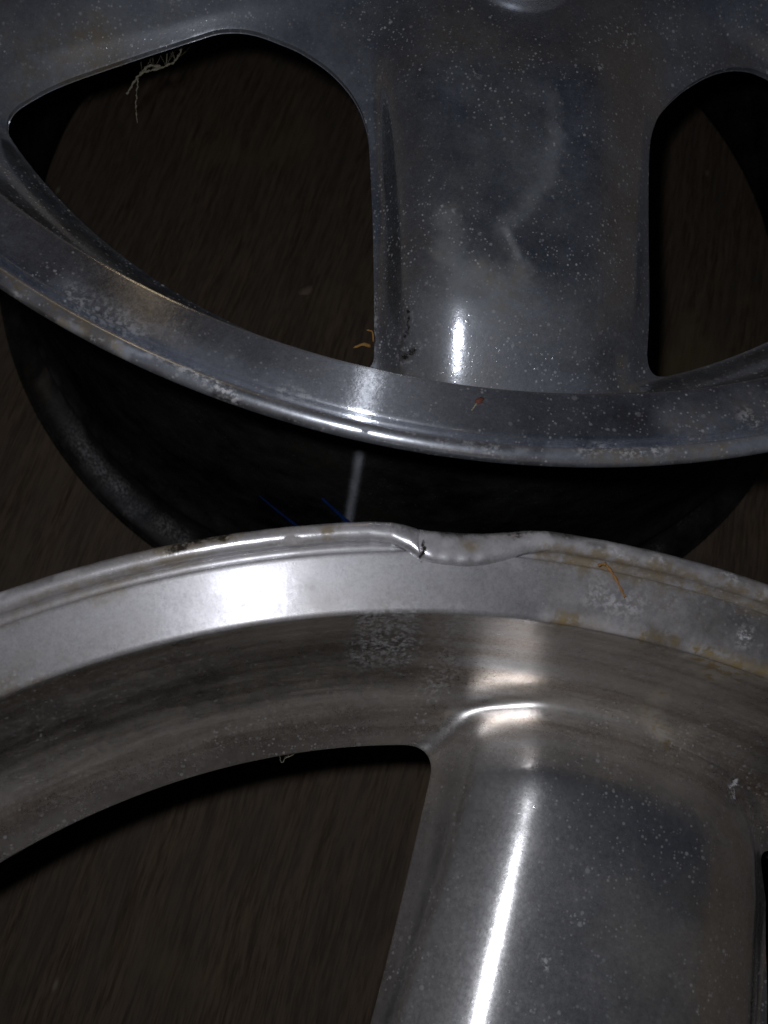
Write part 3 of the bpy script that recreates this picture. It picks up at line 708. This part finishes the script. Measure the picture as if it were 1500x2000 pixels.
p = smooth_path([(.0694, -.2326, .2153), (.0704, -.2320, .2158), (.0714, -.2323, .2156), (.0733, -.2341, .2154), (.0750, -.2360, .2152), (.0763, -.2375, .2150)], 5, .00005)
rad = [.00033 + .00010 * math.sin(i * 1.3) - .00022 * abs(i / len(p) - .45) for i in range(len(p))]
V, F = tube(p, rad, 8, .6); stand("dry_stem", V, F, M_ORANGE, "thin curled orange dry stem lying on the dented wheel's rim band", "stem")
V, F = tube(smooth_path([(.0073, -.1755, .1765), (.0052, -.1762, .1775), (.0030, -.1775, .1765)], 4, .00005), [.0006]*4 + [.0004]*4 + [.0001], 6, .5)
stand("straw_bit", V, F, M_STRAW, "golden straw fibre sticking out where the upper spoke's left foot meets the rim", "straw", "straw fibres by the upper spoke's foot")
V, F = tube(smooth_path([(.0078, -.1740, .1765), (.0068, -.1722, .1785), (.0052, -.1725, .1790)], 4, .00005), [.00025]*8 + [.0001], 6, .6)
stand("straw_bit", V, F, M_STRAW, "finer pale straw hair curling up beside the golden fibre at the spoke's left foot", "straw", "straw fibres by the upper spoke's foot")

def flake(cx, cy, z, a, b, rot, th, seed):
    rr = random.Random(seed); n = 14; V = []
    for s in (1, 0):
        V.append((cx, cy, z + th * (1.6 if s else 0)))
        for k in range(n):
            t = 2 * math.pi * k / n; j = rr.uniform(.75, 1.15) if s else None
            if s: V.append((0, 0, 0)); kk = len(V) - 1; x, y = a * math.cos(t) * j, b * math.sin(t) * j; V[kk] = (cx + x*math.cos(rot) - y*math.sin(rot), cy + x*math.sin(rot) + y*math.cos(rot), z + th * rr.uniform(.7, 1.5))
            else: q = V[1 + k]; V.append((q[0], q[1], z))
    F = [(0, 1+k, 1+(k+1) % n) for k in range(n)]; o = n + 1
    F += [(o, o+1+(k+1) % n, o+1+k) for k in range(n)]
    F += [(1+k, o+1+k, o+1+(k+1) % n, 1+(k+1) % n) for k in range(n)]
    return V, F
V, F = flake(.0370, -.2026, .2141, .0011, .0007, .9, .0004, 3); stand("leaf_scrap", V, F, M_LEAF, "tiny reddish brown leaf scrap on the upper wheel's rim band below its spoke", "leaf")
V, F = tube(smooth_path([(.0366, -.2032, .2143), (.0362, -.2045, .2143), (.0358, -.2056, .2144)], 4, .00003), [.00012]*9, 5, .6)
stand("hair_fibre", V, F, M_CRUMB, "fine pale fibre trailing down from the reddish leaf scrap on the rim", "fibre")
V, F = flake(-.0487, -.0490, FLOOR_Z + .0003, .0050, .0026, .95, .0008, 5); stand("wood_chip", V, F, M_CHIP, "dull brown chip on the floor seen through the upper wheel's left opening", "chip")
V, F = flake(-.0957, -.0972, .1660, .0009, .0008, .3, .0006, 8); stand("pale_crumb", V, F, M_CRUMB, "pale yellowish crumb caught beside the cobweb in the upper wheel", "crumb")

def web(name, strands, label, mat=M_WEB):
    V, F = [], []
    for k, (pts, r, jit) in enumerate(strands):
        P = smooth_path(pts, 9 if r > .0002 else 4, jit, k + 1); rr = random.Random(k)
        v, f = tube(P, [r * rr.uniform(.4, 1.5) for _ in P], 5); b = len(V); V += v; F += [tuple(i + b for i in g_) for g_ in f]
    return stand(name, V, F, mat, label, "cobweb")
z = .1650
main = [(-.0925, -.1035, z-.004), (-.0912, -.1000, z-.002), (-.0890, -.0972, z), (-.0861, -.0948, z), (-.0830, -.0918, z), (-.0805, -.0895, z+.001), (-.0798, -.0862, z+.002), (-.0803, -.0838, z+.004), (-.0822, -.0826, z+.007)]
st = [(main, .00032, .00018), ([(-.0900, -.0985, z-.001), (-.0898, -.1020, z-.004), (-.0895, -.1050, z-.007), (-.0885, -.1080, z-.010)], .00022, .00022),
      ([(-.0895, -.0975, z), (-.0870, -.0945, z+.001), (-.0845, -.0930, z)], .00038, .0003)]
rr = random.Random(4)
for k in range(26):
    a = Vector(main[rr.randrange(2, 9)]); b = Vector((-.0935 + rr.random() * .017, 0, z + .006)); b.y = -.0905 + (b.x + .0935) * .55 + rr.uniform(0, .004)
    m = (a + b) / 2 + Vector((rr.uniform(-1, 1), rr.uniform(-1, 1), rr.uniform(-1, 0))) * .0015
    st.append(([tuple(a), tuple(m), tuple(b)], .000035, .0))
web("cobweb", st, "dusty cobweb strand hanging under the edge of the upper wheel's left opening")
z = .1645
st = [([(.0152, -.2843, z+.001), (.0162, -.2860, z-.001), (.0170, -.2850, z), (.0185, -.2836, z), (.0200, -.2822, z)], .00010, .0002)]
for k in range(9):
    a = (.0155 + rr.random()*.0045, -.2850 + rr.random()*.003, z); st.append(([a, (a[0]+rr.uniform(-.001, .001), a[1]+rr.uniform(.0005, .002), z+.001), (a[0]+rr.uniform(-.002, .002), a[1] + .003, z+.003)], .00004, .0))
web("cobweb", st, "tiny wisp of cobweb on the edge of the dented wheel's opening")
